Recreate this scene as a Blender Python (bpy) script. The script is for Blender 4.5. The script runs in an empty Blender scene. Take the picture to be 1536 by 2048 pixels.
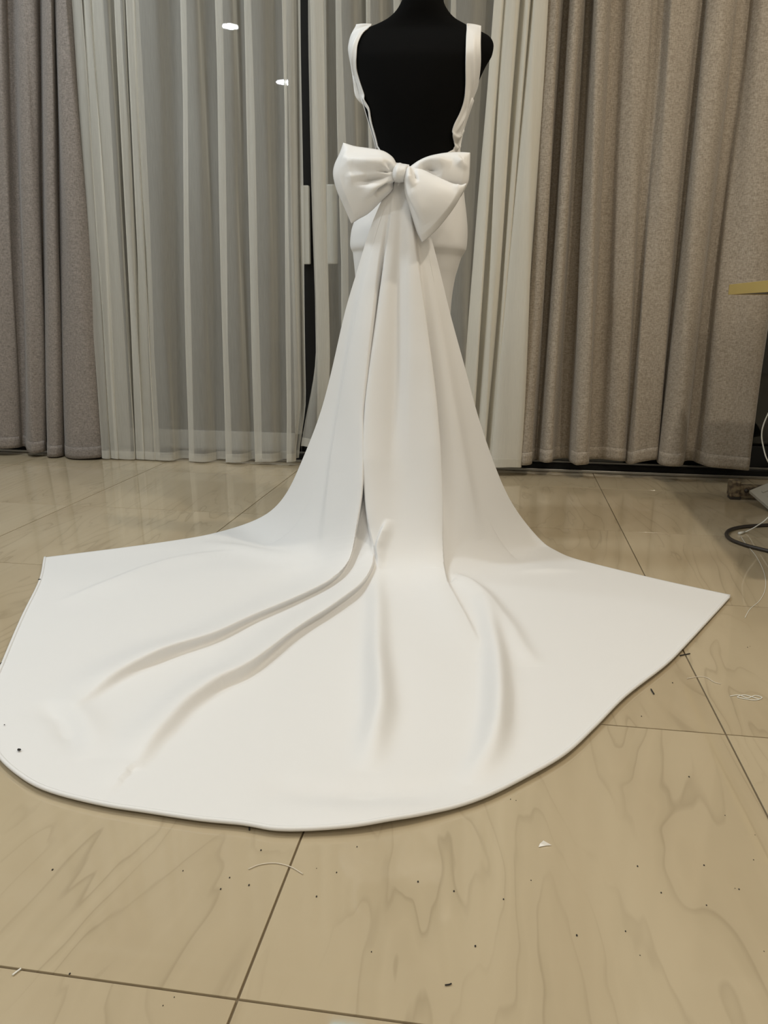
import bpy, bmesh, math, random
import numpy as np
from mathutils import Vector, Matrix
random.seed(7); np.random.seed(7)
S = bpy.context.scene
COL = S.collection

# ---------------------------------------------------------------- camera
F, H = 1588.0, 0.65
def _ray(x, y): return np.array([(x-768)/F, -(y-1024)/F, -1.0])
_Y = _ray(1018, 618); _Y /= np.linalg.norm(_Y)
_Z = np.cross(_ray(2018, 626), _Y); _Z /= np.linalg.norm(_Z)
_X = np.cross(_Y, _Z)
ROT = np.array([_X, _Y, _Z])
EYE = np.array([0, 0, H])
cd = bpy.data.cameras.new('camera'); cam = bpy.data.objects.new('camera', cd); COL.objects.link(cam)
cam.matrix_world = Matrix([list(ROT[i])+[EYE[i]] for i in range(3)]+[[0, 0, 0, 1]])
cd.sensor_fit = 'VERTICAL'; cd.sensor_height = 24.0; cd.lens = 24.0*F/2048
cd.clip_start = 0.02
S.camera = cam
# ---------------------------------------------------------------- world, exposure, lights
wd = bpy.data.worlds.new('night'); S.world = wd; wd.use_nodes = True
wd.node_tree.nodes['Background'].inputs[0].default_value = (0.01, 0.012, 0.016, 1)
wd.node_tree.nodes['Background'].inputs[1].default_value = 0.3
S.view_settings.view_transform = 'Standard'; S.view_settings.look = 'None'
S.view_settings.exposure = -0.16; S.view_settings.gamma = 1.0
S.view_settings.use_curve_mapping = False
S.cycles.transparent_max_bounces = 24
S.cycles.max_bounces = 8
CEIL = 2.7
WARM = (1.0, 0.90, 0.74); NEUT = (0.91, 1.0, 1.06)
# (x, y, power, colour, radius)
DOWNLIGHTS = [(-2.165, 0.312, 22, NEUT, .06), (-2.16, -1.227, 16, NEUT, .09),
              (-0.15, 0.70, 7, WARM, .10), (0.60, -1.0, 12, WARM, .10),
              (0.95, 1.60, 25, WARM, .04), (1.35, -1.9, 30, WARM, .07),
              (-1.45, 1.75, 22, NEUT, .10), (-2.0, 2.55, 9, NEUT, .10), (1.15, 2.45, 6, WARM, .10)]  # last two added to brighten the far floor and curtains
LED = (-0.606, 2.985, .22)

# ---------------------------------------------------------------- helpers
def wpt(p, Y):            # the point at depth Y seen at a pixel of the photograph
    p = np.asarray(p, float)
    x, y = p[..., 0], p[..., 1]
    r = np.stack([(x-768)/F, -(y-1024)/F, -np.ones_like(x)], -1) @ ROT.T
    return EYE + r*(np.asarray(Y)/r[..., 1])[..., None]
def gpt(p, z=0.0):
    p = np.asarray(p, float)
    x, y = p[..., 0], p[..., 1]
    r = np.stack([(x-768)/F, -(y-1024)/F, -np.ones_like(x)], -1) @ ROT.T
    return EYE + r*((z-H)/r[..., 2])[..., None]
def proj(P):
    c = (P-EYE) @ ROT
    return np.stack([768+F*c[..., 0]/-c[..., 2], 1024-F*c[..., 1]/-c[..., 2]], -1)
def catmull(P, u):        # P (n,k) controls, u in 0..n-1
    P = np.asarray(P, float); n = len(P); u = np.clip(np.asarray(u, float), 0, n-1)
    i = np.minimum(u.astype(int), n-2); f = (u-i)
    Q = np.concatenate([2*P[:1]-P[1:2], P, 2*P[-1:]-P[-2:-1]], 0)
    a, b, c, d = Q[i], Q[i+1], Q[i+2], Q[i+3]
    f = f.reshape(f.shape+(1,)*(P.ndim-1))
    return .5*((2*b)+(-a+c)*f+(2*a-5*b+4*c-d)*f**2+(-a+3*b-3*c+d)*f**3)
def arc(P, u):            # smooth resample by arc length, u in 0..1
    P = np.asarray(P, float)
    if len(P) == 2: return P[0]+(P[1]-P[0])*np.asarray(u)[:, None]
    D = catmull(P, np.linspace(0, len(P)-1, 20*len(P)))
    L = np.concatenate([[0], np.cumsum(np.linalg.norm(np.diff(D, axis=0), axis=1))]); L /= L[-1]
    return np.stack([np.interp(u, L, D[:, k]) for k in range(D.shape[1])], -1)
def sstep(x): x = np.clip(x, 0, 1); return x*x*(3-2*x)

def link(name, me, mat=None, parent=None, smooth=True):
    o = bpy.data.objects.new(name, me); COL.objects.link(o)
    if mat and not me.materials: me.materials.append(mat)
    if smooth: me.shade_smooth()
    if parent: o.parent = parent; o.matrix_parent_inverse = parent.matrix_world.inverted() if False else Matrix.Identity(4)
    return o
def grid_mesh(name, G, flip=False, closed_u=False):
    n, m = G.shape[:2]
    me = bpy.data.meshes.new(name)
    idx = np.arange(n*m).reshape(n, m)
    if closed_u: idx = np.concatenate([idx, idx[:, :1]], 1)
    a, b, c, d = idx[:-1, :-1], idx[:-1, 1:], idx[1:, 1:], idx[1:, :-1]
    q = np.stack([a, b, c, d] if not flip else [a, d, c, b], -1).reshape(-1, 4)
    me.vertices.add(n*m); me.vertices.foreach_set('co', G.reshape(-1).astype(np.float32))
    me.loops.add(q.size); me.loops.foreach_set('vertex_index', q.reshape(-1).astype(np.int32))
    me.polygons.add(len(q))
    me.polygons.foreach_set('loop_start', np.arange(0, q.size, 4, dtype=np.int32))
    me.update(calc_edges=True); me.validate()
    return me
def solid(o, t, off=0):
    m = o.modifiers.new('thickness', 'SOLIDIFY'); m.thickness = t; m.offset = off; return o
def bm_mesh(name, bm):
    me = bpy.data.meshes.new(name); bm.to_mesh(me); bm.free(); return me
def box_bm(bm, lo, hi, bev=0.0):
    vs = [bm.verts.new((x, y, z)) for x in (lo[0], hi[0]) for y in (lo[1], hi[1]) for z in (lo[2], hi[2])]
    fs = [(0, 1, 3, 2), (4, 6, 7, 5), (0, 4, 5, 1), (2, 3, 7, 6), (0, 2, 6, 4), (1, 5, 7, 3)]
    F_ = [bm.faces.new([vs[i] for i in f]) for f in fs]
    if bev:
        es = list({e for f in F_ for e in f.edges})
        bmesh.ops.bevel(bm, geom=es, offset=bev, segments=2, profile=.6, affect='EDGES')
def box(name, lo, hi, mat, parent=None, bev=0.002):
    bm = bmesh.new(); box_bm(bm, lo, hi, bev); bmesh.ops.recalc_face_normals(bm, faces=bm.faces)
    return link(name, bm_mesh(name, bm), mat, parent, smooth=False)
def tube(name, P, r, mat, parent=None, n=8, per=6):
    P = np.asarray(P, float)
    C = catmull(P, np.linspace(0, len(P)-1, per*(len(P)-1)+1)) if len(P) > 2 else P
    T = np.gradient(C, axis=0); T /= np.linalg.norm(T, axis=1)[:, None]+1e-12
    up = np.array([0, 0, 1.0]) if abs(T[0][2]) < .9 else np.array([1.0, 0, 0])
    N = []; v = np.cross(T[0], up); v /= np.linalg.norm(v)
    for t in T:
        v = v-t*np.dot(v, t); v /= np.linalg.norm(v); N.append(v.copy())
    N = np.array(N); B = np.cross(T, N)
    a = np.linspace(0, 2*np.pi, n, endpoint=False)
    rr = np.broadcast_to(np.asarray(r, float), (len(C),)) if np.ndim(r) == 0 else np.interp(np.linspace(0, 1, len(C)), np.linspace(0, 1, len(r)), r)
    G = C[:, None]+rr[:, None, None]*(np.cos(a)[None, :, None]*N[:, None]+np.sin(a)[None, :, None]*B[:, None])
    G = np.concatenate([np.repeat(C[:1, None], n, 1), G, np.repeat(C[-1:, None], n, 1)], 0)
    return link(name, grid_mesh(name, G, closed_u=True), mat, parent)
def lathe(name, prof, loc, mat, parent=None, n=28):
    a = np.linspace(0, 2*np.pi, n, endpoint=False)
    G = np.array([[(loc[0]+r*math.cos(t), loc[1]+r*math.sin(t), loc[2]+z) for t in a] for r, z in prof])
    return link(name, grid_mesh(name, G, closed_u=True), mat, parent)
def empty(name, loc):
    o = bpy.data.objects.new(name, None); COL.objects.link(o); o.location = (0, 0, 0)
    o.empty_display_size = .05
    o['_base'] = list(map(float, loc)); return o
def tag(o, label=None, cat=None, group=None, kind=None):
    for k, v in (('label', label), ('category', cat), ('group', group), ('kind', kind)):
        if v: o[k] = v
    return o

# ---------------------------------------------------------------- materials
def mat(name, col=(.8, .8, .8), rough=.5, metal=0.0, spec=.5, sheen=0.0):
    m = bpy.data.materials.new(name); m.use_nodes = True
    b = m.node_tree.nodes['Principled BSDF']
    b.inputs['Base Color'].default_value = (*col, 1); b.inputs['Roughness'].default_value = rough
    b.inputs['Metallic'].default_value = metal; b.inputs['Specular IOR Level'].default_value = spec
    b.inputs['Sheen Weight'].default_value = sheen
    return m
def N(m, t, **kw):
    n = m.node_tree.nodes.new(t)
    for k, v in kw.items(): setattr(n, k, v)
    return n
def L(m, a, b): m.node_tree.links.new(a, b)
def noise(m, scale, detail=3, vec=None, rough=.5, dist=0):
    n = N(m, 'ShaderNodeTexNoise'); n.inputs['Scale'].default_value = scale
    n.inputs['Detail'].default_value = detail; n.inputs['Roughness'].default_value = rough
    n.inputs['Distortion'].default_value = dist
    if vec: L(m, vec, n.inputs['Vector'])
    return n
def mapping(m, scale=(1, 1, 1), src='Object', rot=(0, 0, 0)):
    t = N(m, 'ShaderNodeTexCoord'); p = N(m, 'ShaderNodeMapping')
    p.inputs['Scale'].default_value = scale; p.inputs['Rotation'].default_value = rot
    L(m, t.outputs[src], p.inputs['Vector']); return p
def ramp(m, src, stops):
    r = N(m, 'ShaderNodeValToRGB'); e = r.color_ramp.elements
    while len(e) < len(stops): e.new(.5)
    for i, (p, c) in enumerate(stops): e[i].position = p; e[i].color = (*c, 1)
    L(m, src, r.inputs['Fac']); return r
def bump(m, src, strength, dist=.001):
    b = N(m, 'ShaderNodeBump'); b.inputs['Strength'].default_value = strength; b.inputs['Distance'].default_value = dist
    L(m, src, b.inputs['Height']); L(m, b.outputs[0], m.node_tree.nodes['Principled BSDF'].inputs['Normal'])

# polished tile with wood-like figure
tile_m = mat('polished_tile', rough=.05, spec=.5)
b = tile_m.node_tree.nodes['Principled BSDF']
tc = N(tile_m, 'ShaderNodeTexCoord'); oi = N(tile_m, 'ShaderNodeObjectInfo')
off = N(tile_m, 'ShaderNodeVectorMath', operation='SCALE'); cmb = N(tile_m, 'ShaderNodeCombineXYZ')
for k in range(3): L(tile_m, oi.outputs['Random'], cmb.inputs[k])
L(tile_m, cmb.outputs[0], off.inputs[0]); off.inputs['Scale'].default_value = 37
add = N(tile_m, 'ShaderNodeVectorMath', operation='ADD'); L(tile_m, tc.outputs['Object'], add.inputs[0]); L(tile_m, off.outputs[0], add.inputs[1])
mp = N(tile_m, 'ShaderNodeMapping'); mp.inputs['Scale'].default_value = (1, .20, 1); mp.inputs['Rotation'].default_value = (0, 0, .12)
L(tile_m, add.outputs[0], mp.inputs['Vector'])
n1 = noise(tile_m, 4.6, 4, mp.outputs[0], .45, .6)
mul = N(tile_m, 'ShaderNodeMath', operation='MULTIPLY'); L(tile_m, n1.outputs['Fac'], mul.inputs[0]); mul.inputs[1].default_value = 15.0
fr = N(tile_m, 'ShaderNodeMath', operation='FRACT'); L(tile_m, mul.outputs[0], fr.inputs[0])
vein = ramp(tile_m, fr.outputs[0], [(0, (.76, .75, .73)), (.06, (.96, .96, .96)), (.5, (1, 1, 1)), (.88, (.93, .93, .92)), (1, (.76, .75, .73))])
n2 = noise(tile_m, 5, 3, mp.outputs[0], .5, .3)
basec = ramp(tile_m, n2.outputs['Fac'], [(.3, (.40, .325, .215)), (.7, (.46, .385, .265))])
n3 = noise(tile_m, 9, 4, mp.outputs[0])
fade = ramp(tile_m, n3.outputs['Fac'], [(.35, (0, 0, 0)), (.6, (.8, .8, .8))])
mx = N(tile_m, 'ShaderNodeMix', data_type='RGBA', blend_type='MULTIPLY')
L(tile_m, fade.outputs[0], mx.inputs['Factor']); L(tile_m, basec.outputs[0], mx.inputs['A']); L(tile_m, vein.outputs[0], mx.inputs['B'])
L(tile_m, mx.outputs['Result'], b.inputs['Base Color'])
grout_m = mat('brown_grout', (.16, .12, .07), .8)

def fabric(name, c1, c2, rough=.9, scale=500):
    m = mat(name, c1, rough, sheen=.15, spec=.2)
    p = mapping(m, (1, 1, .22)); q = mapping(m, (.25, .25, 1))
    a = noise(m, scale, 2, p.outputs[0]); c = noise(m, scale*.8, 2, q.outputs[0]); d = noise(m, 6, 2, p.outputs[0])
    s = N(m, 'ShaderNodeMath', operation='ADD'); L(m, a.outputs['Fac'], s.inputs[0]); L(m, c.outputs['Fac'], s.inputs[1])
    s2 = N(m, 'ShaderNodeMath', operation='MULTIPLY'); L(m, s.outputs[0], s2.inputs[0]); s2.inputs[1].default_value = .5
    r = ramp(m, s2.outputs[0], [(.36, c1), (.64, c2)])
    bb = m.node_tree.nodes['Principled BSDF']
    L(m, r.outputs[0], bb.inputs['Base Color']); bump(m, s2.outputs[0], .25, .002)
    return m
drape_m = fabric('taupe_linen', (.225, .190, .150), (.40, .350, .29), scale=420)
drape2_m = fabric('brown_grey_linen', (.15, .13, .115), (.28, .245, .22), scale=420)

def sheer_mat(name, col, alpha, scale=300):
    m = bpy.data.materials.new(name); m.use_nodes = True; nt = m.node_tree
    out = nt.nodes['Material Output']; nt.nodes.remove(nt.nodes['Principled BSDF'])
    df = N(m, 'ShaderNodeBsdfDiffuse'); tl = N(m, 'ShaderNodeBsdfTranslucent'); tr = N(m, 'ShaderNodeBsdfTransparent')
    df.inputs[0].default_value = (*col, 1); tl.inputs[0].default_value = (*col, 1)
    a = N(m, 'ShaderNodeMixShader'); a.inputs[0].default_value = .35
    L(m, df.outputs[0], a.inputs[1]); L(m, tl.outputs[0], a.inputs[2])
    g = N(m, 'ShaderNodeNewGeometry'); dt = N(m, 'ShaderNodeVectorMath', operation='DOT_PRODUCT')
    L(m, g.outputs['Normal'], dt.inputs[0]); L(m, g.outputs['Incoming'], dt.inputs[1])
    ab = N(m, 'ShaderNodeMath', operation='ABSOLUTE'); L(m, dt.outputs['Value'], ab.inputs[0])
    mxx = N(m, 'ShaderNodeMath', operation='MAXIMUM'); L(m, ab.outputs[0], mxx.inputs[0]); mxx.inputs[1].default_value = .08
    inv = N(m, 'ShaderNodeMath', operation='DIVIDE'); inv.inputs[0].default_value = 1; L(m, mxx.outputs[0], inv.inputs[1])
    pw = N(m, 'ShaderNodeMath', operation='POWER'); L(m, inv.outputs[0], pw.inputs[1])
    p = mapping(m, (1, 1, .05)); nz = noise(m, scale, 2, p.outputs[0])
    mr = N(m, 'ShaderNodeMapRange'); L(m, nz.outputs['Fac'], mr.inputs[0])
    mr.inputs[1].default_value = .3; mr.inputs[2].default_value = .7
    mr.inputs[3].default_value = 1-alpha+.02; mr.inputs[4].default_value = 1-alpha-.02
    L(m, mr.outputs[0], pw.inputs[0])
    mix = N(m, 'ShaderNodeMixShader'); L(m, pw.outputs[0], mix.inputs[0])
    L(m, a.outputs[0], mix.inputs[1]); L(m, tr.outputs[0], mix.inputs[2]); L(m, mix.outputs[0], out.inputs[0])
    return m
sheer_m = sheer_mat('white_voile', (.82, .80, .74), .36)
cream_m = sheer_mat('cream_voile', (.88, .85, .77), .80)
hem_m = sheer_mat('voile_hem', (.82, .80, .74), .42)

white_m = mat('white_crepe', (.715, .712, .71), .48, sheen=.1, spec=.3)
_n = noise(white_m, 900, 2, mapping(white_m).outputs[0]); bump(white_m, _n.outputs['Fac'], .08, .0006)
black_m = mat('black_jersey', (.004, .004, .004), .95, spec=.05)
metal_m = mat('brushed_metal', (.35, .34, .32), .35, 1.0)
frame_m = mat('grey_aluminium', (.36, .36, .34), .5)
dark_m = mat('frame_and_dark_shade', (.012, .012, .012), .6, spec=.2)  # dark trim; also carries shade and night darkness on other parts
whitepl_m = mat('white_plastic', (.62, .62, .58), .4)
brass_m = mat('brass_edge', (.66, .50, .17), .4, .2)
tabletop_m = mat('tabletop_laminate', (.12, .11, .10), .5)
wallp = mat('wall_paint', (.62, .60, .56), .9)
ceilp = mat('ceiling_paint', (.8, .79, .76), .9)
cast_m = mat('worn_cast_metal', (.20, .16, .10), .6, .3)
_n = noise(cast_m, 60, 4, mapping(cast_m).outputs[0]); _r = ramp(cast_m, _n.outputs['Fac'], [(.4, (.23, .18, .11)), (.62, (.07, .05, .035))]); L(cast_m, _r.outputs[0], cast_m.node_tree.nodes['Principled BSDF'].inputs['Base Color'])
treadle_m = mat('grey_treadle_paint', (.36, .35, .31), .5)
rubber_m = mat('black_rubber', (.025, .02, .017), .45)
whitecord_m = mat('white_cord', (.7, .7, .66), .5)
thread_m = mat('pale_thread', (.62, .56, .46), .8)
lint_m = mat('dark_lint', (.02, .018, .015), .9)
paper_m = mat('white_scrap', (.82, .81, .78), .8)
glass_m = bpy.data.materials.new('window_glass'); glass_m.use_nodes = True
_nt = glass_m.node_tree; _nt.nodes.remove(_nt.nodes['Principled BSDF'])
_g = N(glass_m, 'ShaderNodeBsdfGlossy'); _g.inputs['Roughness'].default_value = .01
_t = N(glass_m, 'ShaderNodeBsdfTransparent'); _t.inputs[0].default_value = (.8, .82, .82, 1)
_f = N(glass_m, 'ShaderNodeFresnel'); _f.inputs[0].default_value = 1.52
_m = N(glass_m, 'ShaderNodeMixShader'); L(glass_m, _f.outputs[0], _m.inputs[0]); L(glass_m, _t.outputs[0], _m.inputs[1]); L(glass_m, _g.outputs[0], _m.inputs[2])
L(glass_m, _m.outputs[0], _nt.nodes['Material Output'].inputs[0])
def emis(name, col, st):
    m = bpy.data.materials.new(name); m.use_nodes = True; nt = m.node_tree
    nt.nodes.remove(nt.nodes['Principled BSDF']); e = N(m, 'ShaderNodeEmission')
    e.inputs[0].default_value = (*col, 1); e.inputs[1].default_value = st; L(m, e.outputs[0], nt.nodes['Material Output'].inputs[0]); return m

# ---------------------------------------------------------------- room shell
XL, XR, YB, YW = -2.95, 2.85, -2.4, 3.42
fl = box('floor', (XL, YB, -.06), (XR, YW+.2, -.0025), grout_m, bev=0); tag(fl, kind='structure')
TS, GAP = .6, .0028
bm = bmesh.new(); box_bm(bm, (-TS/2+GAP/2, -TS/2+GAP/2, -.008), (TS/2-GAP/2, TS/2-GAP/2, 0), 0)
es = [e for e in bm.edges if all(v.co.z > -.001 for v in e.verts)]
bmesh.ops.bevel(bm, geom=es, offset=.0003, segments=1, affect='EDGES')
bmesh.ops.recalc_face_normals(bm, faces=bm.faces)
tme = bm_mesh('tile', bm); tme.materials.append(tile_m)
X0, Y0 = -.230+.3, .600+.3
for i in range(-5, 5):
    for j in range(-5, 5):
        x, y = X0+i*TS, Y0+j*TS
        if y+.3 > YW+.01 and y-.3 > YW: continue
        if x-.3 < XL-.35 or x+.3 > XR+.35: continue
        o = bpy.data.objects.new('tile', tme); COL.objects.link(o); o.parent = fl; o.location = (x, y, 0)
def struct(name, lo, hi, m): return tag(box(name, lo, hi, m, bev=0), kind='structure')
struct('wall_left', (XL-.1, YB, -.01), (XL, YW+.1, CEIL), wallp)
struct('wall_right', (XR, YB, -.01), (XR+.1, YW+.1, CEIL), wallp)
struct('wall_rear', (XL-.1, YB-.1, -.01), (XR+.1, YB, CEIL), wallp)
struct('ceiling', (XL-.1, YB-.1, CEIL), (XR+.1, YW+.2, CEIL+.1), ceilp)
struct('wall_far', (XL-.1, YW-.06, 2.45), (XR+.1, YW+.12, CEIL), wallp)
# sliding glass doors across the far side
def sash(n, x0, x1, y, frame_m=frame_m):
    g = box(f'window_{n}', (x0+.05, y+.012, .10), (x1-.025, y+.018, 2.40), glass_m, bev=0); tag(g, kind='structure')
    box('bottom_rail', (x0, y, .03), (x1, y+.03, .115), frame_m, g)
    box('top_rail', (x0, y, 2.39), (x1, y+.03, 2.45), frame_m, g)
    box('stile', (x0, y, .03), (x0+.055, y+.03, 2.45), frame_m, g)
    box('stile', (x1-(.03 if n == 2 else .055), y, .03), (x1, y+.03, 2.45), frame_m, g)
    return g
s1 = sash(1, -2.9, -1.86, 3.385)
s2 = sash(2, -1.87, -.872, 3.355)
s3 = sash(3, -.80, .55, 3.355)
s4 = sash(4, .50, 1.75, 3.385, dark_m)  # shade on the aluminium put into a dark frame colour, here and below
s5 = sash(5, 1.70, 2.8, 3.355, dark_m)
# pull handles where the middle sashes meet
def handle(x0, x1, ya, par, z0, z1):
    h = box('pull_handle', (x0, ya-.045, z0), (x1, ya-.02, z1), whitepl_m, par, .006)
    box('handle_mount', (x0+.006, ya-.022, z0+.04), (x1-.006, ya+.002, z0+.07), whitepl_m, h, .002)
    box('handle_mount', (x0+.006, ya-.022, z1-.07), (x1-.006, ya+.002, z1-.04), whitepl_m, h, .002)
handle(-.853, -.818, 3.375, s2, .822, 1.126)
handle(-.742, -.700, 3.355, s3, .822, 1.126)
box('gap_dark_plate', (-.905, 3.373, .02), (-.77, 3.385, 2.45), dark_m, s2, 0)  # black plate added behind the curtain gap to keep it dark
tr = box('trim_1', (XL, 3.30, -.002), (XR, 3.42, .030), dark_m, bev=0); tag(tr, kind='structure')
box('track_rail', (XL, 3.285, 0), (XR, 3.300, .012), metal_m, tr, .002)
box('track_rail', (XL, 3.335, .03), (XR, 3.345, .038), metal_m, tr, .001)
box('outer_darkness_panel', (XL-.1, YW+.45, -.1), (XR+.1, YW+.5, CEIL), dark_m, tr, 0).name = 'night_dark_panel'  # added dark panel standing in for the night outside

# ---------------------------------------------------------------- lights in the ceiling
for k, (x, y, pw, colr, r) in enumerate(DOWNLIGHTS):
    nm = bpy.data.lights.new('lamp', 'AREA'); nm.shape = 'DISK'; nm.size = 2*r; nm.energy = pw; nm.color = colr
    e = lathe('downlight', [(r+.03, 0), (r+.03, -.008), (r+.004, -.010), (r, 0), (r, .0), (.001, .0)], (x, y, CEIL), whitepl_m)
    tag(e, 'recessed white-rimmed ceiling downlight '+['mirrored high in the left window glass', 'mirrored lower in the glass beside the dark gap', 'above the front edge of the train', 'behind the camera near the middle', 'over the left edge of the work table', 'in the rear right corner', 'over the left corner of the train', 'added just inside the left drape to brighten the far side', 'added in front of the right drape to brighten the far side'][k], 'ceiling light', 'ceiling downlights')
    lo = bpy.data.objects.new('bulb', nm); COL.objects.link(lo); lo.parent = e; lo.location = (x, y, CEIL-.012)
e = box('led_bar', (LED[0]-.10, LED[1]-.02, CEIL-.03), (LED[0]+.10, LED[1]+.02, CEIL), whitepl_m); tag(e, 'short cool white ceiling bar light above the curtains', 'ceiling light')
nl = bpy.data.lights.new('led', 'AREA'); nl.shape = 'RECTANGLE'; nl.size = .16; nl.size_y = .03; nl.energy = LED[2]; nl.color = (.12, .70, 1)
lo = bpy.data.objects.new('led_strip', nl); COL.objects.link(lo); lo.parent = e; lo.location = (LED[0], LED[1], CEIL-.032)

# ---------------------------------------------------------------- curtains
CB = 3.27
ZT = 2.56
def curtain(name, ctrl, m, label, cat='curtain', hem=.035, per=7, hemm=None, rows=46, rip=.0012, thick=0.0, seed=1, bend=None):
    rng = np.random.RandomState(seed)
    c = np.array(ctrl, float); n = len(c)
    cu = catmull(c, np.linspace(0, n-1, per*(n-1)+1))
    B = wpt(cu[:, [1, 2]], CB-cu[:, 3]); B[:, 2] = np.maximum(B[:, 2], .006)
    T = wpt(np.stack([cu[:, 0], 0*cu[:, 0]], 1), CB-cu[:, 3]*.9)
    k = (ZT-B[:, 2])/(T[:, 2]-B[:, 2]); T = B+(T-B)*k[:, None]
    v = np.linspace(0, 1, rows)
    G = B[None]*(1-v)[:, None, None]+T[None]*v[:, None, None]
    ph = rng.rand(5)*6.28; u = np.arange(len(cu))/per
    for q in range(5):
        G[..., 1] += rip*np.sin(u[None]*(.7+.5*q)+ph[q]+v[:, None]*(3+2.3*q))*2
        G[..., 0] += rip*np.sin(u[None]*(.5+.6*q)+ph[-q]+v[:, None]*(2+3.1*q))*1.4
    if bend: bend(G, np.linspace(0, 1, G.shape[1])[None])
    o = link(name, grid_mesh(name, G), m); tag(o, label, cat)
    if thick: solid(o, thick)
    v2 = np.linspace(0, hem, 4)
    Hh = G[0][None]+(G[1]-G[0])[None]/((G[1]-G[0])[:, 2][None, :, None]+1e-9)*v2[:, None, None]
    Hh = Hh.copy(); Hh[..., 1] -= .0012+thick
    ho = link('hem', grid_mesh('hem', Hh), hemm or m, o)
    if thick: solid(ho, .0015)
    return o
curtain('drape', [(-140, -140, 885, .02), (-110, -115, 890, .08), (-75, -90, 893, .09), (-60, -70, 890, .02), (-40, -45, 890, .02), (-20, -25, 896, .08), (0, 0, 897, .09), (8, 30, 896, .07), (14, 42, 893, .03), (30, 54, 893, .02), (38, 56, 903, .07), (46, 64, 906, .09), (58, 75, 906, .085), (72, 89, 903, .06), (80, 93, 898, .01), (87, 97, 910, .06), (92, 102, 915, .09), (102, 115, 915, .09), (107, 125, 913, .06), (109, 129, 905, .015), (112, 133, 912, .06), (120, 148, 917, .105), (130, 180, 917, .11), (140, 203, 914, .08), (145, 208, 908, .04), (140, 203, 905, .01)],
        drape2_m, 'dark brown-grey linen drape hanging at the left edge of the window', hem=.05, thick=.002, seed=3)

def zig(bands, start, end, front=.075, back=.015, hb=918, hf=924):
    pts = [start]
    for i, (ta, tb, ba, bb) in enumerate(bands):
        if i + 1 < len(bands): ta2, ba2 = bands[i+1][0], bands[i+1][2]
        else: ta2, ba2 = end[0], end[1]
        pts += [(tb-1, bb-1, hb, back+.004), (tb, bb, hb+1, (front+back)/2-.005), ((ta+tb)/2, (ba+bb)/2, hb+2, (front+back)/2), (ta, ba, hf-1, (front+back)/2+.008), (ta+1, ba+1, hf, front)]
        gt, gb = ta2-tb, ba2-bb
        pts += [(tb+.35*gt, bb+.35*gb, hf, front+.004), (tb+.58*gt, bb+.6*gb, hf-2, front*.6), (tb+.78*gt, bb+.8*gb, hb, back+.002)]
    pts.append(end); return pts
curtain('sheer_curtain', zig([(145, 160, 206, 222), (166, 181, 224, 240), (186, 206, 234, 262), (232, 240, 275, 290), (253, 266, 288, 305), (270, 276, 312, 320), (362, 369, 378, 386), (430, 442, 452, 463), (489, 502, 513, 523), (566, 571, 576, 581)], (128, 196, 908, .01), (602, 614, 917, .05)),
        sheer_m, 'long translucent white sheer with many folds, left of the dark gap', hemm=hem_m, seed=5, bend=lambda G, u: G[..., 0].__isub__(.035*sstep((.30-G[..., 2])/.3)*sstep((u-.93)/.07)))
curtain('sheer_curtain', [(617, 634, 893, .085), (618, 637, 894, .09), (630, 648, 896, .10), (643, 660, 898, .085), (642, 659, 898, .075), (624, 640, 898, .07), (622, 638, 898, .065), (641, 653, 900, .055), (645, 655, 900, .045)]+zig([(672, 683, 690, 700), (736, 741, 745, 750), (790, 797, 800, 806), (845, 852, 850, 856), (906, 910, 890, 894)], (650, 662, 915, .02), (1002, 965, 920, .01)),
        sheer_m, 'translucent sheer behind the black dress form, right of the dark gap', hemm=hem_m, seed=6, bend=lambda G, u: G[..., 0].__isub__(.075*sstep((.50-G[..., 2])/.5)*np.clip(1-u/.12, 0, 1)))
curtain('sheer_curtain', [(988, 915, 926, .06), (990, 917, 928, .08), (1003, 938, 930, .10), (1006, 942, 930, .06), (1000, 936, 926, .035), (1010, 948, 928, .05), (1016, 955, 931, .10), (1034, 966, 932, .11), (1040, 972, 930, .07), (1034, 966, 928, .04), (1046, 975, 930, .06), (1052, 980, 932, .10), (1060, 985, 933, .10), (1063, 984, 930, .05), (1060, 981, 930, .05), (1066, 984, 934, .11), (1082, 1015, 935, .125), (1094, 1036, 935, .11), (1097, 1038, 932, .06), (1085, 1025, 930, .03), (1070, 1010, 929, .02)],
        cream_m, 'bunched cream sheer hanging beside the taupe drape', hemm=hem_m, seed=8)
curtain('drape', [(1078, 1026, 922, .02), (1088, 1032, 924, .03), (1096, 1038, 929, .085), (1108, 1050, 930, .105), (1121, 1062, 928, .09), (1124, 1065, 922, .03), (1130, 1068, 918, .0), (1141, 1076, 918, .0), (1143, 1079, 922, .06), (1151, 1089, 925, .095), (1162, 1103, 924, .095), (1166, 1108, 920, .05), (1171, 1114, 917, .0), (1183, 1136, 917, .0), (1187, 1140, 924, .07), (1198, 1152, 930, .115), (1212, 1168, 929, .115), (1219, 1175, 925, .07), (1222, 1178, 919, .025), (1245, 1195, 918, .02), (1258, 1212, 919, .05), (1278, 1232, 921, .065), (1298, 1246, 922, .06), (1306, 1250, 922, .03), (1328, 1253, 924, .02), (1338, 1257, 928, .06), (1352, 1272, 925, .075), (1388, 1305, 920, .065), (1400, 1312, 919, .035), (1412, 1315, 922, .02), (1418, 1319, 928, .08), (1435, 1333, 932, .115), (1458, 1354, 932, .115), (1471, 1366, 929, .08), (1476, 1370, 922, .02), (1498, 1387, 921, .01), (1507, 1394, 926, .05), (1530, 1415, 932, .085), (1570, 1448, 937, .10), (1608, 1482, 940, .09), (1622, 1497, 940, .07), (1618, 1497, 936, .01)],
        drape_m, 'wide taupe linen drape hanging on the right behind the table corner', hem=.05, thick=.002, seed=4)
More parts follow.
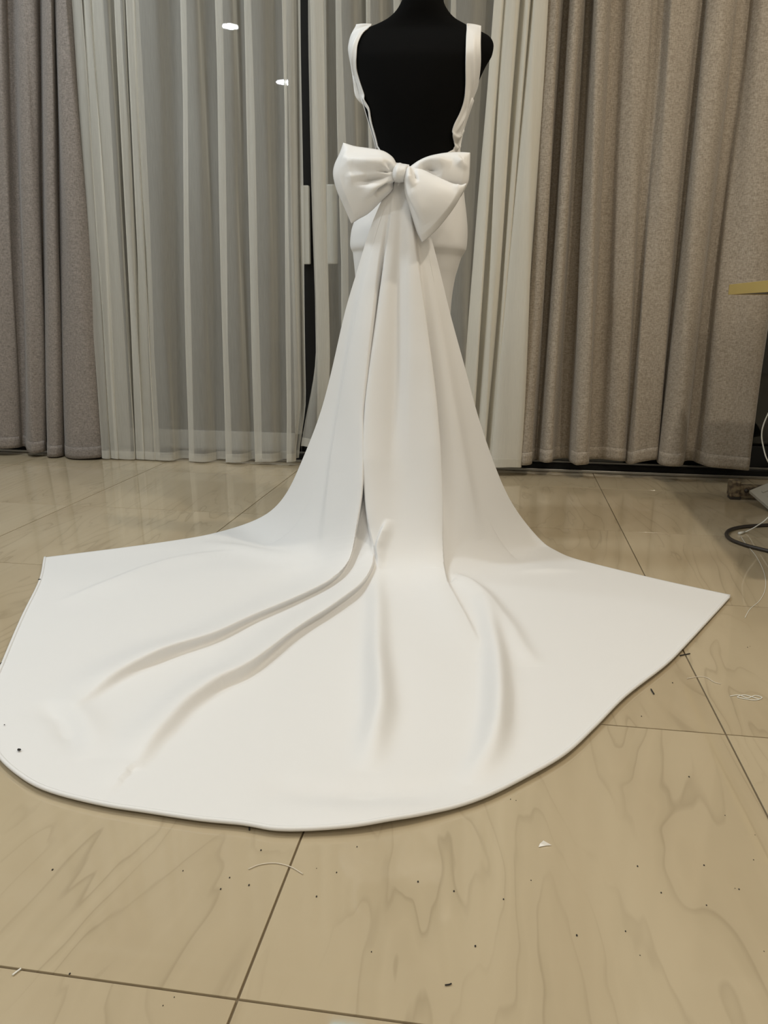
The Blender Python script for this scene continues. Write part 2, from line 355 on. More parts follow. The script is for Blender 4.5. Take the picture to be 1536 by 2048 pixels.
rl = box('curtain_rail', (XL+.05, 3.17, 2.565), (XR-.05, 3.27, 2.60), whitepl_m, bev=.004); tag(rl, 'white curtain rail fixed along the top of the window', 'curtain rail')
for q in range(6): box('bracket', (XL+.3+q*1.05, 3.2, 2.60), (XL+.33+q*1.05, 3.37, 2.63), whitepl_m, rl)

# ---------------------------------------------------------------- folds on cloth grids
def normals(G):
    a = np.gradient(G, axis=0); c = np.gradient(G, axis=1); n = np.cross(c, a)
    n /= np.linalg.norm(n, axis=-1)[..., None]+1e-12
    s = np.sign((n*(EYE-G)).sum(-1)); 
    if np.median(s) < 0: n = -n
    return n
def folds(G, specs, sub=4):
    """specs: (pixel polyline, amplitude list, w_left, w_right, lean) -> grid displaced along its own normals"""
    n = normals(G); pj = proj(G[::sub, ::sub]); Gs = G[::sub, ::sub].reshape(-1, 3); Ns = n[::sub, ::sub].reshape(-1, 3)
    pj = pj.reshape(-1, 2); D = np.zeros_like(G); P = G.reshape(-1, 3); Nn = n.reshape(-1, 3); Df = D.reshape(-1, 3)
    for pl, amp, wl, wr, lean_ in specs:
        px = arc(pl, np.linspace(0, 1, max(10, 5*len(pl))))
        i = np.array([np.argmin(((pj-p)**2).sum(1)) for p in px])
        Q = Gs[i].copy()
        for _ in range(6): Q[1:-1] = .25*Q[:-2]+.5*Q[1:-1]+.25*Q[2:]
        A = np.interp(np.linspace(0, 1, len(Q)), np.linspace(0, 1, len(amp)), amp)
        lean_ = np.atleast_1d(lean_).astype(float); LN = np.interp(np.linspace(0, 1, len(Q)), np.linspace(0, 1, len(lean_)), lean_) if len(lean_) > 1 else np.full(len(Q), lean_[0])
        wm = 3.2*max(wl, wr)
        NQ = Ns[i].copy()
        for _ in range(6): NQ[1:-1] = .25*NQ[:-2]+.5*NQ[1:-1]+.25*NQ[2:]
        TQ = np.gradient(Q, axis=0); RQ = np.cross(TQ, NQ)
        for _ in range(2): RQ[1:-1] = .25*RQ[:-2]+.5*RQ[1:-1]+.25*RQ[2:]
        RQ /= np.linalg.norm(RQ, axis=1)[:, None]+1e-12
        msk = np.all((P > Q.min(0)-wm) & (P < Q.max(0)+wm), axis=1); idx = np.nonzero(msk)[0]
        if not len(idx): continue
        V = P[idx]; best = np.full(len(V), 1e9); q = np.zeros(len(V)); aa = np.zeros(len(V)); rt = np.zeros_like(V)
        lean = np.zeros((len(V), 1))
        for k in range(len(Q)-1):
            d = Q[k+1]-Q[k]; l2 = d@d
            if l2 < 1e-10: continue
            t0 = ((V-Q[k])@d)/l2; t = np.clip(t0, 0, 1)
            df = V-(Q[k]+t[:, None]*d); ds = (df**2).sum(1)
            r = RQ[k]+(RQ[k+1]-RQ[k])*t[:, None]
            up = ds < best; best[up] = ds[up]
            sg = np.sign((df*r).sum(1)); dist = np.sqrt(ds)
            q[up] = (sg*dist)[up]; aa[up] = (A[k]+(A[k+1]-A[k])*t)[up]; rt[up] = r[up]; lean[up, 0] = (LN[k]+(LN[k+1]-LN[k])*t)[up]
        h = np.where(q < 0, np.exp(-(q/wl)**2), np.exp(-(q/wr)**2))*aa
        Df[idx] += Nn[idx]*h[:, None]+rt*(lean*h[:, None])
    return G+D

# ---------------------------------------------------------------- dress form
YM = 2.27
RINGS = [(-95, 812, 886, .045), (-60, 810, 886, .052), (-10, 807, 887, .055), (8, 803, 889, .057), (26, 792, 899, .054), (40, 776, 913, .050), (50, 757, 931, .048), (58, 737, 947, .048), (66, 718, 965, .050), (74, 706, 979, .056), (84, 700, 986, .066), (96, 697, 987, .078), (112, 699, 983, .092), (130, 705, 972, .105), (160, 715, 958, .108), (200, 727, 944, .108), (250, 742, 927, .102), (300, 756, 914, .096), (335, 757, 915, .095), (380, 741, 924, .105), (430, 723, 929, .118), (470, 711, 928, .125), (495, 713, 924, .12), (512, 722, 914, .11), (520, 760, 870, .06)]
def ringgrid(R, n=72, grow=0.0, p=2.2):
    out = []
    a = np.linspace(0, 2*np.pi, n, endpoint=False)
    for y, xl, xr, bb in R:
        l = wpt((xl, y), YM); r = wpt((xr, y), YM); c = (l+r)/2; hw = (r-l)[0]/2+grow
        ca, sa = np.cos(a), np.sin(a)
        x = c[0]+hw*np.sign(ca)*np.abs(ca)**(2/p); yy = YM+(bb+grow)*np.sign(sa)*np.abs(sa)**(2/p)
        z = np.full(n, c[2])+(x-c[0])*(r-l)[2]/(r-l)[0]
        out.append(np.stack([x, yy, z], 1))
    return np.array(out)
def dense(R, k=4):
    R = np.array(R, float); return catmull(R, np.linspace(0, len(R)-1, k*(len(R)-1)+1))
form = empty('dress_form', wpt((815, 1050), YM)); tag(form, 'black jersey dress form without arms or head, wearing the white gown', 'mannequin')
G = ringgrid(dense(RINGS, 3))
G = np.concatenate([np.repeat(G[:1].mean(1, keepdims=True), G.shape[1], 1), G, np.repeat(G[-1:].mean(1, keepdims=True), G.shape[1], 1)], 0)
torso = link('torso', grid_mesh('torso', G, closed_u=True), black_m, form)
cx = wpt((815, 520), YM); hx = cx[0]
tube('stand_pole', [(hx, YM, .03), (hx, YM, cx[2]+.02)], .014, metal_m, form)
lathe('stand_base', [(.001, 0), (.15, 0), (.155, .008), (.14, .02), (.03, .032), (.016, .05), (.001, .05)], (hx, YM, 0.001), metal_m, form)
nt_ = G[0].mean(0)
lathe('neck_cap', [(.001, .03), (.018, .028), (.03, .012), (.052, .004), (.054, -.004), (.001, -.005)], (nt_[0], YM, nt_[2]+.004), metal_m, form)

# ---------------------------------------------------------------- wedding dress
dress = empty('wedding_dress', wpt((815, 1050), YM))
tag(dress, 'white low-backed gown with a big bow and a long train spread over the tiles', 'dress')
# fitted skirt
SK = [(354, 749, 920, .104), (368, 743, 923, .106), (395, 733, 926, .112), (430, 720, 930, .124), (460, 709, 932, .133), (485, 706, 931, .137), (498, 707, 929, .137), (507, 711, 924, .132), (516, 712, 919, .128), (535, 714, 913, .124), (560, 716, 906, .118), (600, 719, 900, .115), (650, 721, 897, .115), (750, 719, 896, .118), (850, 712, 897, .125), (950, 700, 902, .135), (1040, 690, 908, .14), (1052, 690, 908, .14)]
G = ringgrid(dense(SK, 6), 120, grow=.003, p=2.3)
G[..., 2] = np.maximum(G[..., 2], .012)
sk = link('skirt', grid_mesh('skirt', G, closed_u=True), white_m, dress); solid(sk, .002)

from mathutils.bvhtree import BVHTree
_tq = torso.data
BODY = BVHTree.FromPolygons([v.co[:] for v in _tq.vertices], [p.vertices[:] for p in _tq.polygons])
def onback(px, out=.006):
    Pm = wpt(px, YM); Y = np.zeros(px.shape[:-1])
    for i in np.ndindex(*Y.shape):
        d = Pm[i]-EYE; h = BODY.ray_cast(Vector(EYE), Vector(d/np.linalg.norm(d)))
        if h[0] is None: h = BODY.find_nearest(Vector(Pm[i]))
        Y[i] = min(h[0].y, YM)
    for _ in range(3):
        Y[1:-1] = .25*Y[:-2]+.5*Y[1:-1]+.25*Y[2:]; Y[:, 1:-1] = .25*Y[:, :-2]+.5*Y[:, 1:-1]+.25*Y[:, 2:]
    return wpt(px, Y-out)
Gb = ringgrid(dense([r for r in RINGS if 195 < r[0] < 370]+[(395, 735, 925, .112)], 4), 96, grow=.004)[:, :]
Gb = np.concatenate([Gb[:, -3:], Gb[:, :52]], 1)
k_ = np.linspace(0, 1, Gb.shape[1])
bo = link('bodice', grid_mesh('bodice', Gb), white_m, dress); solid(bo, .002)
def strap(inner, outer, folds_=(), over=.16):
    n = 90; u = np.linspace(0, 1, n)
    # match by height
    A = arc(inner, np.linspace(0, 1, 400)); B = arc(outer, np.linspace(0, 1, 400))
    I = arc(inner, u); O = arc(outer, u)
    w = np.linspace(0, 1, 22)
    PX = I[:, None]*(1-w)[None, :, None]+O[:, None]*w[None, :, None]
    G = onback(PX, .006)
    # gentle rolled edges
    G[..., 1] -= .004*np.sin(np.pi*w)[None, :]
    if folds_: G = folds(G, folds_, 1)
    # over the shoulder and down the front
    T = G[0]; ex = []
    for k in range(1, 16):
        a = k/15
        ex.append(T+np.array([0, (YM-T[:, 1].mean())*1.9*sstep(a), 0])+np.array([0, 0, 1])*(.004*math.sin(math.pi*min(1, a*1.3))-.16*max(0, a-.45)))
    G = np.concatenate([np.array(ex)[::-1], G], 0)
    o = link('strap', grid_mesh('strap', G), white_m, dress); solid(o, .0025)
strap([(743, 51), (726, 66), (716, 87), (713, 109), (713, 137), (718, 159), (725, 180), (733, 202), (739, 219), (744, 246), (751, 272), (757, 297)],
      [(712, 52), (702, 71), (697, 93), (698, 109), (702, 131), (707, 164), (710, 189), (718, 202), (735, 218), (739, 240), (746, 270), (753, 298)],
      [([(722, 60), (708, 95), (707, 140), (716, 180), (724, 200)], [.0, .004, .003, .006, .002], .006, .004, .2), ([(716, 200), (728, 192), (738, 218)], [.0, .006, .0], .004, .004, 0)])
strap([(934, 50), (932, 80), (931, 130), (931, 170), (928, 200), (920, 225), (908, 250), (904, 268), (908, 285), (906, 302), (900, 330)],
      [(962, 55), (961, 85), (961, 125), (958, 155), (954, 178), (941, 210), (932, 240), (926, 268), (921, 292), (919, 305), (917, 335)],
      [([(948, 60), (946, 120), (944, 170), (938, 205)], [0, .003, .006, 0], .005, .006, .2), ([(938, 180), (930, 225), (915, 258), (908, 268)], [0, .005, .007, .0], .004, .005, .3), ([(926, 262), (914, 275), (905, 268)], [.004, .009, .004], .004, .003, 0), ([(919, 292), (912, 296), (906, 288)], [.003, .007, .002], .004, .003, 0)])
# panel closing the lower back beneath the bow
n = 24
top = arc([(755, 292), (768, 310), (790, 326), (812, 334), (840, 327), (875, 314), (905, 300), (920, 292)], np.linspace(0, 1, 60))
bot = arc([(750, 345), (812, 372), (922, 345)], np.linspace(0, 1, 60))
v = np.linspace(0, 1, n)[:, None, None]
PX = top[None]*(1-v)+bot[None]*v
bp = link('back_panel', grid_mesh('back_panel', onback(PX, .008)), white_m, dress); solid(bp, .002)

# ---- train
g_ = lambda *p: gpt(np.array(p, float), .004)
CT = np.array([(480, 1052), (625, 1128), (780, 1158), (945, 1138), (1085, 1085)], float)
yc = gpt(CT)[:, 1]; yc[0] = 2.22
HR = [([(786, 352), (794, 356), (803, 358), (812, 357), (820, 352)], 0.0),
      ([(764, 400), (784, 408), (803, 410), (822, 408), (840, 400)], .0),
      ([(742, 450), (772, 455), (803, 456), (832, 455), (855, 450)], .02),
      ([(714, 545), (760, 548), (802, 550), (843, 548), (880, 545)], .06),
      ([(690, 625), (745, 640), (800, 645), (852, 640), (899, 625)], .12),
      ([(664, 740), (732, 755), (799, 760), (866, 752), (931, 740)], .22),
      ([(640, 830), (718, 855), (797, 862), (880, 852), (955, 830)], .33),
      ([(604, 922), (690, 960), (793, 972), (893, 955), (986, 922)], .50),
      ([(571, 992), (668, 1040), (789, 1060), (912, 1040), (1015, 992)], .68),
      ([(532, 1032), (648, 1092), (785, 1115), (925, 1098), (1047, 1042)], .86)]
rows = []
for px, wgt in HR:
    px = np.array(px, float); Y = 2.035+(yc-2.035)*wgt
    g0 = gpt(px)[:, 1]
    Y = np.minimum(Y, g0-.004) if px[0, 1] > 900 else Y
    rows.append(wpt(px, Y))
rows.append(np.stack([gpt(p, .006) for p in CT]))
us = np.linspace(0, 1, 5)
NS = 620; sfine = np.linspace(0, 1, NS)
R = [catmull(r, sfine*4) for r in rows]
hem = [(90, 1115), (80, 1162), (45, 1235), (8, 1322), (-22, 1400), (-18, 1470), (0, 1512), (45, 1552), (100, 1580), (200, 1606), (300, 1622), (400, 1637), (490, 1646), (545, 1656), (610, 1658), (700, 1653), (768, 1643), (850, 1627), (960, 1595), (1050, 1552), (1130, 1505), (1190, 1450), (1250, 1390), (1330, 1328), (1372, 1286), (1428, 1226), (1461, 1190)]
hw = gpt(np.array(hem, float), .009)
# the cloth's corners stay sharp; arc-length in the room, not in the picture
D = catmull(hw, np.linspace(0, len(hw)-1, 2000)); LL = np.concatenate([[0], np.cumsum(np.linalg.norm(np.diff(D, axis=0), axis=1))]); LL /= LL[-1]
hemw = np.stack([np.interp(sfine, LL, D[:, k]) for k in range(3)], -1)
le = gpt(np.array([(480, 1052), (420, 1069), (350, 1081), (250, 1095), (170, 1105), (90, 1115)], float), .006)
re = gpt(np.array([(1085, 1085), (1130, 1111), (1185, 1127), (1300, 1155), (1385, 1174), (1461, 1190)], float), .006)
fr = np.linspace(0, 1, 9)[1:]
LE = arc(le, fr); RE = arc(re, fr)
for k, f in enumerate(fr):
    base = R[10]*(1-f)+hemw*f
    dl = LE[k]-base[0]; dr = RE[k]-base[-1]
    base = base+dl[None]*np.clip(1-sfine/.3, 0, 1)[:, None]**2+dr[None]*np.clip(1-(1-sfine)/.3, 0, 1)[:, None]**2
    R.append(base)
R = np.array(R)
# sample rows: by mean spacing
sp = np.linalg.norm(np.diff(R, axis=0), axis=-1).mean(1); cs = np.concatenate([[0], np.cumsum(sp)])
NT = 640
tt = np.interp(np.linspace(0, cs[-1], NT), cs, np.arange(len(R)))
TG = catmull(R, tt)
for _ in range(260): TG[1:-1] = .25*TG[:-2]+.5*TG[1:-1]+.25*TG[2:]
_wc = np.sin(np.pi*np.clip((sfine-.12)/.76, 0, 1))[None, :, None]**.5
for _ in range(1100): TG[1:-1] += _wc*(.25*TG[:-2]-.5*TG[1:-1]+.25*TG[2:])
TG[..., 2] = np.maximum(TG[..., 2], .004)
FO = [
 # pleats of the hanging part (travel downwards: right of travel = left in the picture is handled by sign)
 ([(782, 370), (764, 470), (746, 640), (733, 783), (724, 890), (714, 985), (701, 1060), (688, 1110), (655, 1165), (600, 1193), (500, 1238), (410, 1281), (297, 1324), (219, 1364), (140, 1424)],
  [.004, .012, .026, .036, .042, .044, .042, .034, .026, .021, .020, .023, .026, .018, .0], .012, .055, [-.5, -.5, -.5, -.5, -1.0, -1.3, -1.3, -.9, -.4, -.1]),
 ([(792, 365), (786, 470), (776, 560), (763, 700), (752, 850), (748, 980), (748, 1100), (752, 1140)], [.004, .016, .028, .038, .044, .044, .028, .0], .042, .011, .3),
 ([(775, 500), (758, 662), (746, 783), (737, 904), (729, 985), (722, 1040)], [0, -.010, -.014, -.014, -.012, 0], .010, .010, 0),
 ([(836, 560), (850, 700), (864, 830), (876, 930), (890, 1040), (905, 1100)], [0, -.010, -.014, -.014, -.010, 0], .022, .014, 0),
 ([(745, 1060), (741, 1120), (719, 1165), (673, 1203), (610, 1245), (537, 1300), (468, 1355), (390, 1408), (312, 1480), (270, 1530)],
  [.0, .020, .024, .022, .022, .025, .026, .023, .018, .006], .012, .050, [-.6, -1.1, -1.3, -1.0, -.3, 0, 0]),
 ([(752, 1140), (756, 1210), (754, 1280), (757, 1350), (762, 1420), (750, 1490), (738, 1545)], [.004, .016, .018, .026, .028, .018, 0], .020, .022, .0),
 ([(779, 1040), (774, 1060), (768, 1080), (762, 1105), (758, 1140)], [0, .014, .018, .012, .0], .012, .006, .3),
 ([(804, 370), (803, 470), (797, 560), (793, 700), (788, 850), (786, 960)], [-.004, -.010, -.010, -.010, -.006, 0], .014, .010, 0),
 ([(812, 380), (813, 470), (812, 560), (812, 700), (812, 850), (814, 960)], [.002, .006, .006, .006, .004, 0], .018, .012, 0),
 ([(812, 370), (820, 480), (826, 560), (838, 700), (850, 830), (858, 930), (868, 1040), (876, 1120), (890, 1180), (918, 1235), (950, 1285), (961, 1318)],
  [.004, .014, .024, .032, .038, .040, .038, .030, .022, .018, .014, .0], .012, .055, -.5),
 ([(816, 370), (836, 480), (858, 600), (885, 740), (910, 880), (935, 1000), (960, 1080)], [.003, .010, .016, .018, .018, .014, 0], .030, .045, .0),
 ([(776, 380), (752, 500), (728, 620), (705, 740), (684, 860), (664, 980), (648, 1080), (640, 1118)], [.003, .008, .012, .014, .016, .016, .010, .0], .045, .022, .2),
 ([(965, 1208), (980, 1260), (987, 1320), (990, 1390), (988, 1450), (970, 1520), (930, 1572)], [.004, .018, .026, .030, .028, .014, 0], .022, .018, -.2),
 ([(900, 1150), (925, 1158), (955, 1180), (990, 1215), (1025, 1265), (1050, 1300), (1076, 1336)], [.002, .016, .016, .014, .012, .008, 0], .018, .040, .2),
 ([(1000, 1146), (1080, 1141), (1180, 1141)], [0, .006, 0], .05, .02, 0),
 ([(520, 1565), (640, 1590), (760, 1592), (860, 1580), (940, 1560)], [0, -.007, -.010, -.008, 0], .03, .03, 0),
 ([(540, 1590), (660, 1612), (780, 1612), (900, 1588)], [0, .006, .006, 0], .04, .04, 0),
 ([(82, 1405), (125, 1440), (148, 1475), (160, 1510)], [0, -.010, -.012, 0], .02, .02, 0),
 ([(100, 1400), (145, 1430), (170, 1470), (185, 1515)], [0, .008, .008, 0], .03, .03, 0),
 ([(110, 1210), (220, 1165), (330, 1125), (440, 1105), (480, 1108)], [0, .006, .007, .006, 0], .015, .05, 0),
 ([(400, 1085), (480, 1098), (560, 1115), (640, 1128)], [0, .010, .012, 0], .03, .04, 0),
]
TG = folds(TG, FO)
TG[..., 2] = np.maximum(TG[..., 2], .0035)
tm = grid_mesh('train', TG)
train = link('train', tm, white_m, dress); solid(train, .0016, 0)
# rolled hem along the edge
hp = TG[-1][::4].copy(); hp[:, 2] = np.maximum(hp[:, 2], .006)
tube('hem', hp, .0034, white_m, dress, n=8, per=2)

# ---- bow
def coons(top, bot, knot, outer, nu=90, nv=70):
    u = np.linspace(0, 1, nu); v = np.linspace(0, 1, nv)
    T, B_, K, O = arc(top, u), arc(bot, u), arc(knot, v), arc(outer, v)
    U, V = u[:, None, None], v[None, :, None]
    P = (1-V)*T[:, None]+V*B_[:, None]+(1-U)*K[None]+U*O[None]-((1-U)*(1-V)*T[0]+(1-U)*V*B_[0]+U*(1-V)*T[-1]+U*V*B_[-1])
    return P, u, v
def loop_part(name, top, bot, knot, outer, Yk, Yo, puff, fo=(), back=.028):
    P, u, v = coons(top, bot, knot, outer)
    U, V = u[:, None], v[None, :]
    prof = (4*V*(1-V))**.55*(.45+.55*np.sin(np.pi*np.clip(U*.85+.08, 0, 1)))*np.clip((1-U)/.10, 0, 1)**.5
    Yb_ = Yk+(Yo-Yk)*U
    Fg = wpt(P, Yb_-puff*prof)
    if fo: Fg = folds(Fg, fo, 2)
    Bg = wpt(P, Yb_+back*prof*.6+.002)
    me1 = grid_mesh(name, Fg); 
    o = link(name, me1, white_m, bow)
    solid(o, .002)
    o2 = link('loop_backing', grid_mesh('loop_backing', Bg), white_m, o)
    return o
bow = link('bow', grid_mesh('bow', np.zeros((2, 2, 3))+wpt((800, 345), 2.05)), white_m, dress)
lt = [(793, 329), (784, 314), (765, 302), (738, 297), (710, 293), (687, 286)]
lb = [(789, 362), (784, 380), (762, 402), (737, 426), (718, 437), (703, 447)]
loop_part('bow_loop', lt, lb, [(793, 329), (787, 345), (789, 362)], [(687, 286), (680, 306), (669, 331), (667, 353), (675, 383), (688, 413), (703, 447)], 2.015, 2.03, .050,
   [([(790, 352), (765, 357), (735, 361), (705, 362)], [-.008, -.028, -.030, 0], .009, .018, 0),
    ([(788, 347), (760, 348), (725, 352), (690, 357)], [.004, .012, .012, 0], .016, .008, 0),
    ([(790, 368), (775, 372), (762, 378), (750, 392)], [-.006, -.022, -.018, 0], .008, .008, 0),
    ([(788, 335), (770, 328), (740, 326), (705, 322), (685, 312)], [.002, .010, .012, .010, 0], .012, .016, 0),
    ([(788, 340), (778, 332), (765, 326)], [-.004, -.010, 0], .005, .006, 0),
    ([(687, 300), (698, 330), (697, 360)], [0, .006, 0], .01, .02, 0),
    ([(789, 342), (772, 341), (752, 339)], [-.005, -.012, 0], .004, .005, 0), ([(790, 360), (770, 366), (748, 378), (725, 400)], [.004, .010, .008, 0], .006, .012, 0)])
loop_part('bow_loop', [(820, 334), (839, 321), (861, 312), (893, 306), (921, 305), (940, 306)], [(815, 350), (840, 362), (870, 375), (900, 388), (915, 396), (922, 392)], [(820, 334), (813, 342), (815, 350)], [(940, 306), (939, 336), (936, 364), (922, 392)], 2.02, 2.035, .035,
   [([(826, 332), (850, 326), (880, 322), (905, 326)], [.0, .010, .012, 0], .010, .014, 0),
    ([(838, 334), (860, 336), (884, 345)], [0, -.022, 0], .010, .012, 0),
    ([(912, 308), (920, 325), (935, 335)], [0, .010, 0], .006, .010, 0)])
loop_part('bow_loop', [(822, 334), (847, 340), (874, 353), (905, 367), (920, 371), (933, 367)], [(809, 366), (811, 388), (820, 418), (830, 451), (836, 468), (844, 484)], [(822, 334), (812, 347), (809, 366)], [(933, 367), (923, 388), (907, 416), (880, 451), (858, 473), (844, 484)], 2.00, 2.00, .045,
   [([(814, 360), (824, 388), (838, 418), (852, 448)], [.004, .012, .010, 0], .018, .010, 0),
    ([(818, 340), (822, 356), (830, 374)], [.008, .014, 0], .007, .006, 0),
    ([(828, 338), (830, 352), (836, 366)], [-.006, -.010, 0], .005, .008, 0),
    ([(905, 372), (915, 374), (925, 376)], [0, .005, 0], .01, .01, 0)])
# knot
K = []
kl = arc([(793, 327), (788, 336), (785, 346), (786, 356), (790, 364)], np.linspace(0, 1, 26)); kr = arc([(818, 331), (815, 338), (812, 348), (811, 356), (810, 363)], np.linspace(0, 1, 26))
w = np.linspace(-1, 1, 30)
PX = kl[:, None]*(1-w)[None, :, None]/2+kr[:, None]*(1+w)[None, :, None]/2
vv = np.linspace(-1, 1, 26)[:, None]
Yk = 1.985-.022*(1-np.abs(w)**3)[None]*(1-np.abs(vv)**3)**.6+.035*(np.abs(vv)**4)+.012*np.abs(w)[None]**4
Gk = wpt(PX, Yk)
Gk = folds(Gk, [([(800, 328), (794, 345), (798, 363)], [.001, .003, .001], .004, .003, 0), ([(812, 332), (806, 347), (806, 362)], [.001, .003, .001], .003, .003, 0)], 1)
kn = link('knot', grid_mesh('knot', Gk), white_m, bow); solid(kn, .004, 0)

# ---------------------------------------------------------------- sewing table on the right
cor = wpt((1457, 580), 2.86); TX = cor[0]
tb = empty('sewing_table', (TX+.3, 2.3, 0)); tag(tb, 'brass-edged work table reaching in from the right edge', 'table')
box('tabletop', (TX+.004, 1.90, .703), (TX+.62, 2.856, .732), tabletop_m, tb, .002)
bm = bmesh.new(); box_bm(bm, (TX-.0, 1.896, .7015), (TX+.004, 2.86, .7335), .0008); box_bm(bm, (TX, 2.856, .7015), (TX+.62, 2.860, .7335), .0008); box_bm(bm, (TX, 1.896, .7015), (TX+.62, 1.90, .7335), .0008)
link('edge_strip', bm_mesh('edge_strip', bm), brass_m, tb, smooth=False)
fx = .842
bm = bmesh.new()
fp = wpt((1456, 975), 2.93)[0]
def footrail(y):
    bm = bmesh.new()
    box_bm(bm, (fp+.02, y-.03, .012), (fp+.60, y+.01, .052), .006)
    link('foot_rail', bm_mesh('foot_rail', bm), cast_m, tb, smooth=False)
    box('end_block', (fp, y-.035, .010), (fp+.035, y+.015, .068), cast_m, tb, .006)
    box('rubber_pad', (fp+.003, y-.03, .0), (fp+.04, y+.01, .012), rubber_m, tb, .003)
    box('rubber_pad', (fp+.55, y-.03, .0), (fp+.59, y+.01, .012), rubber_m, tb, .003)
    for q in (.055, .078, .13):
        o = lathe('bolt', [(.001, .004), (.006, .004), (.008, .0), (.008, -.004)], (0, 0, 0), rubber_m, tb, 12)
        o.rotation_euler = (math.pi/2, 0, 0); o.location = (fp+q, y-.032, .034)
footrail(2.93)
footrail(2.00) if False else None
for yy in (2.915,):
    box('leg', (TX+.30, yy-.025, .05), (TX+.34, yy+.025, .703), cast_m, tb, .004)
    box('leg', (TX+.36, 1.97, .0), (TX+.40, 2.02, .703), cast_m, tb, .004)
box('cross_bar', (TX+.30, 2.0, .18), (TX+.34, 2.91, .22), cast_m, tb, .004)
# treadle plate
c0 = gpt(np.array((1499., 981.)), .055); c1 = gpt(np.array((1546., 962.)), .085); c2 = gpt(np.array((1536., 1013.)), .02)
ex_, ey_ = c1-c0, c2-c0
ex_ = ex_/np.linalg.norm(ex_)*.34; ey_ = ey_/np.linalg.norm(ey_)*.26
nn = np.cross(ex_, ey_); nn /= np.linalg.norm(nn); nn *= np.sign(nn[2])
bm = bmesh.new()
def slab(a0, a1, b0, b1, z0, z1):
    vs = [bm.verts.new(tuple(c0+ex_*a+ey_*b_+nn*z)) for a in (a0, a1) for b_ in (b0, b1) for z in (z0, z1)]
    for f in [(0, 1, 3, 2), (4, 6, 7, 5), (0, 4, 5, 1), (2, 3, 7, 6), (0, 2, 6, 4), (1, 5, 7, 3)]: bm.faces.new([vs[i] for i in f])
slab(0, 1, 0, 1, -.012, 0)
for k in range(7): slab(.08, .92, .1+.12*k, .13+.12*k, 0, .004)
bmesh.ops.recalc_face_normals(bm, faces=bm.faces)
link('treadle', bm_mesh('treadle', bm), treadle_m, tb, smooth=False)
tube('treadle_rod', [tuple(c0+ex_*.7+ey_*.5), (TX+.32, 2.5, .24), (TX+.32, 2.5, .70)], .006, metal_m, tb)

# cables
def gtube(name, pts, r, m, label, cat, z=None, per=6):
    P = gpt(np.array(pts, float), r if z is None else z)
    o = tube(name, P, r, m, None, 8, per); tag(o, label, cat); return o
gtube('power_cable', [(1640, 1048), (1580, 1047), (1536, 1050), (1490, 1053), (1462, 1059), (1453, 1068), (1462, 1079), (1490, 1090), (1520, 1098), (1560, 1107), (1640, 1120)], .0055, rubber_m, 'black power cable looped on the tiles below the table', 'cable')
Pc = [wpt(np.array((1560., 790.)), 2.75), wpt(np.array((1537., 826.)), 2.75), wpt(np.array((1524., 862.)), 2.75), wpt(np.array((1527., 895.)), 2.75), wpt(np.array((1540., 930.)), 2.74), gpt(np.array((1580., 985.)), .02), gpt(np.array((1640., 1000.)), .003)]
tag(tube('white_cable', Pc, .0022, whitecord_m), 'thin white cable hanging in front of the dark gap right of the drape', 'cable')
Pc = [gpt(np.array((1480., 1066.)), .004), gpt(np.array((1495., 1062.)), .006), wpt(np.array((1515., 1051.)), 2.42), wpt(np.array((1536., 1035.)), 2.40), wpt(np.array((1580., 985.)), 2.4), wpt(np.array((1640., 880.)), 2.4)]
wc = tube('white_cable', Pc, .0016, whitecord_m); tag(wc, 'white cable ending in a small plug inside the black cable loop', 'cable')
tube('plug', [gpt(np.array((1478., 1067.)), .004), gpt(np.array((1489., 1064.)), .005)], [.0045, .0032], whitepl_m, wc)
def thr(pts, label, r=.0005, m=thread_m): return gtube('thread', pts, r, m, label, 'thread', z=r+.0006)
thr([(1481, 1072), (1492, 1088), (1512, 1112), (1528, 1145), (1531, 1175), (1520, 1200), (1500, 1218), (1490, 1235)], 'long pale thread trailing from the plug beside the train corner', .0006, whitecord_m)
thr([(1374, 1357), (1400, 1353), (1415, 1356), (1428, 1364), (1442, 1368)], 'pale curved thread crossing the grout line on the right', .0006)
thr([(1460, 1392), (1478, 1390), (1495, 1396), (1510, 1391), (1524, 1395), (1512, 1400), (1492, 1398), (1475, 1394), (1490, 1390), (1520, 1399)], 'tangled white thread by the right edge of the floor', .0007, whitecord_m)
thr([(497, 1738), (520, 1729), (550, 1726), (580, 1733), (606, 1748)], 'faint curved thread in front of the train', .0006)
thr([(1360, 1311), (1370, 1309), (1380, 1307)], 'short dark thread at the train edge on the right', .0011, lint_m)
thr([(1302, 1378), (1308, 1388)], 'dark splinter of thread right of the hem', .0011, lint_m)
thr([(890, 1970), (898, 1969), (903, 1967)], 'tiny dark thread near the bottom of the floor', .0007, lint_m)
thr([(499, 1645), (499, 1660)], 'short dark thread sticking out under the front hem', .0011, lint_m)
thr([(25, 1950), (34, 1943), (42, 1937)], 'short white thread at the lower left of the floor', .0009, whitecord_m)
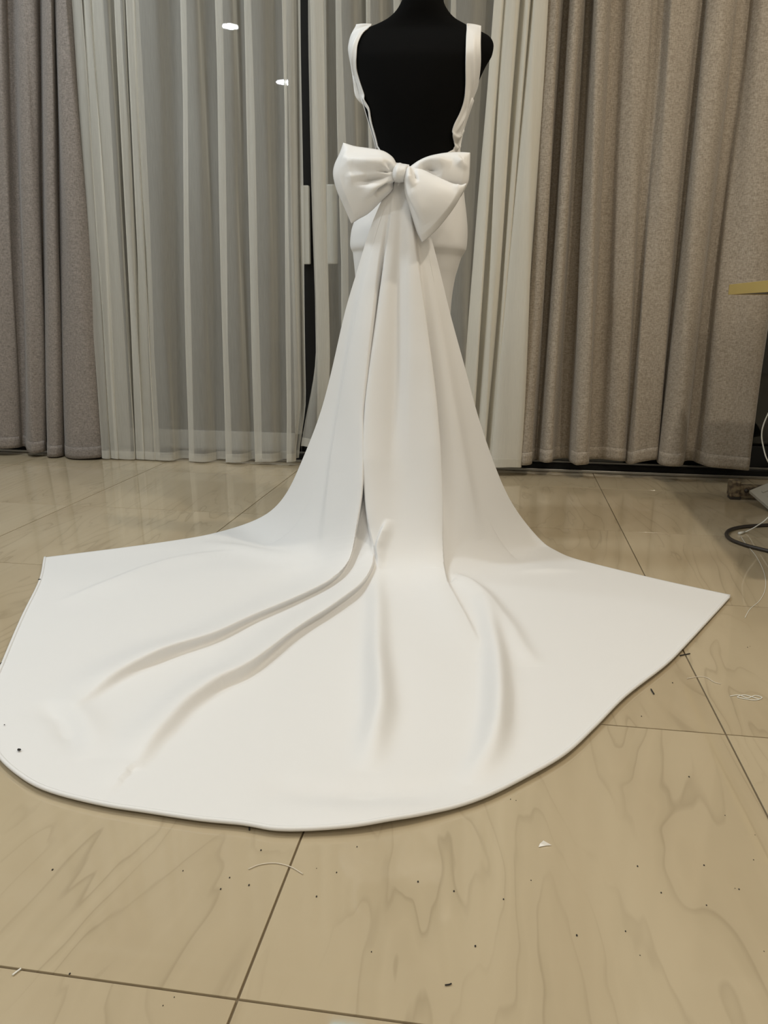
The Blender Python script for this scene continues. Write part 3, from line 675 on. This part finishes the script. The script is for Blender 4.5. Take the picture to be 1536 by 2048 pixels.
# paper scrap
sp_ = [(1077, 1694), (1080, 1687), (1087, 1681), (1103, 1690), (1092, 1691)]
P = [gpt(np.array(p, float), z) for p, z in zip(sp_, (.001, .003, .006, .0012, .001))]
bm = bmesh.new(); f = bm.faces.new([bm.verts.new(tuple(p)) for p in P]); bmesh.ops.triangulate(bm, faces=[f])
o = link('paper_scrap', bm_mesh('paper_scrap', bm), paper_m, smooth=False); solid(o, .0006); tag(o, 'small white folded triangular scrap on the tile in front', 'scrap')
def lint(px, r, label, z=0.0, onrow=None):
    P = gpt(np.array(px, float), z)
    bm = bmesh.new(); bmesh.ops.create_icosphere(bm, subdivisions=1, radius=r)
    for v_ in bm.verts: v_.co = Vector((v_.co.x*random.uniform(.8, 1.5), v_.co.y*random.uniform(.6, 1.2), v_.co.z*.6))
    bmesh.ops.translate(bm, verts=bm.verts, vec=(P[0], P[1], P[2]+r*.45))
    o = link('lint', bm_mesh('lint', bm), lint_m, smooth=False); tag(o, label, 'lint'); return o
lint((38, 1501), .0030, 'black speck lying on the train near its left front hem', .011)
lint((9, 1450), .0012, 'tiny black speck on the train at the left picture edge', .011)
lint((79, 1160), .0030, 'black speck at the train edge below its left corner', .009)
lint((3, 1328), .0030, 'black speck at the train edge on the left picture border', .009)
lint((1008, 1768), .0016, 'dark speck on the open floor left of the lower centre', 0) if False else None
bm = bmesh.new()
rs = np.random.RandomState(5)
spots = [(1021, 1599), (1032, 1601), (1500, 1293), (1345, 1366), (1378, 1554), (1450, 1631), (1510, 1670), (1507, 1720), (1408, 1731), (1275, 1733), (1470, 1777), (1478, 1779), (1528, 1903), (1251, 1863), (1007, 1799), (836, 1764), (1062, 1761), (1283, 1433), (522, 1701), (105, 1740), (633, 1737), (714, 1694), (498, 1771), (366, 1742), (285, 936), (1280, 911+45), (1495, 1295), (1413, 1811), (1280, 1911)]
spots += [(rs.uniform(20, 1500), rs.uniform(1690, 2040)) for _ in range(12)]
for p in spots:
    P = gpt(np.array(p, float)); r = rs.uniform(.0005, .0011)
    bmesh.ops.create_icosphere(bm, subdivisions=1, radius=r, matrix=Matrix.Translation((P[0], P[1], r*.6)) @ Matrix.Diagonal((1, 1.6, .6, 1)))
o = link('lint', bm_mesh('lint', bm), lint_m, smooth=False); tag(o, 'dark lint specks scattered over the tiles', 'lint', kind='stuff')

# ---------------------------------------------------------------- put each empty at its thing's base
bpy.context.view_layer.update()
for o in list(S.objects):
    if o.type == 'EMPTY' and '_base' in o:
        bs = Vector(o['_base']); bs.z = 0; del o['_base']
        o.location = bs
        for c in o.children: c.location = Vector(c.location)-bs
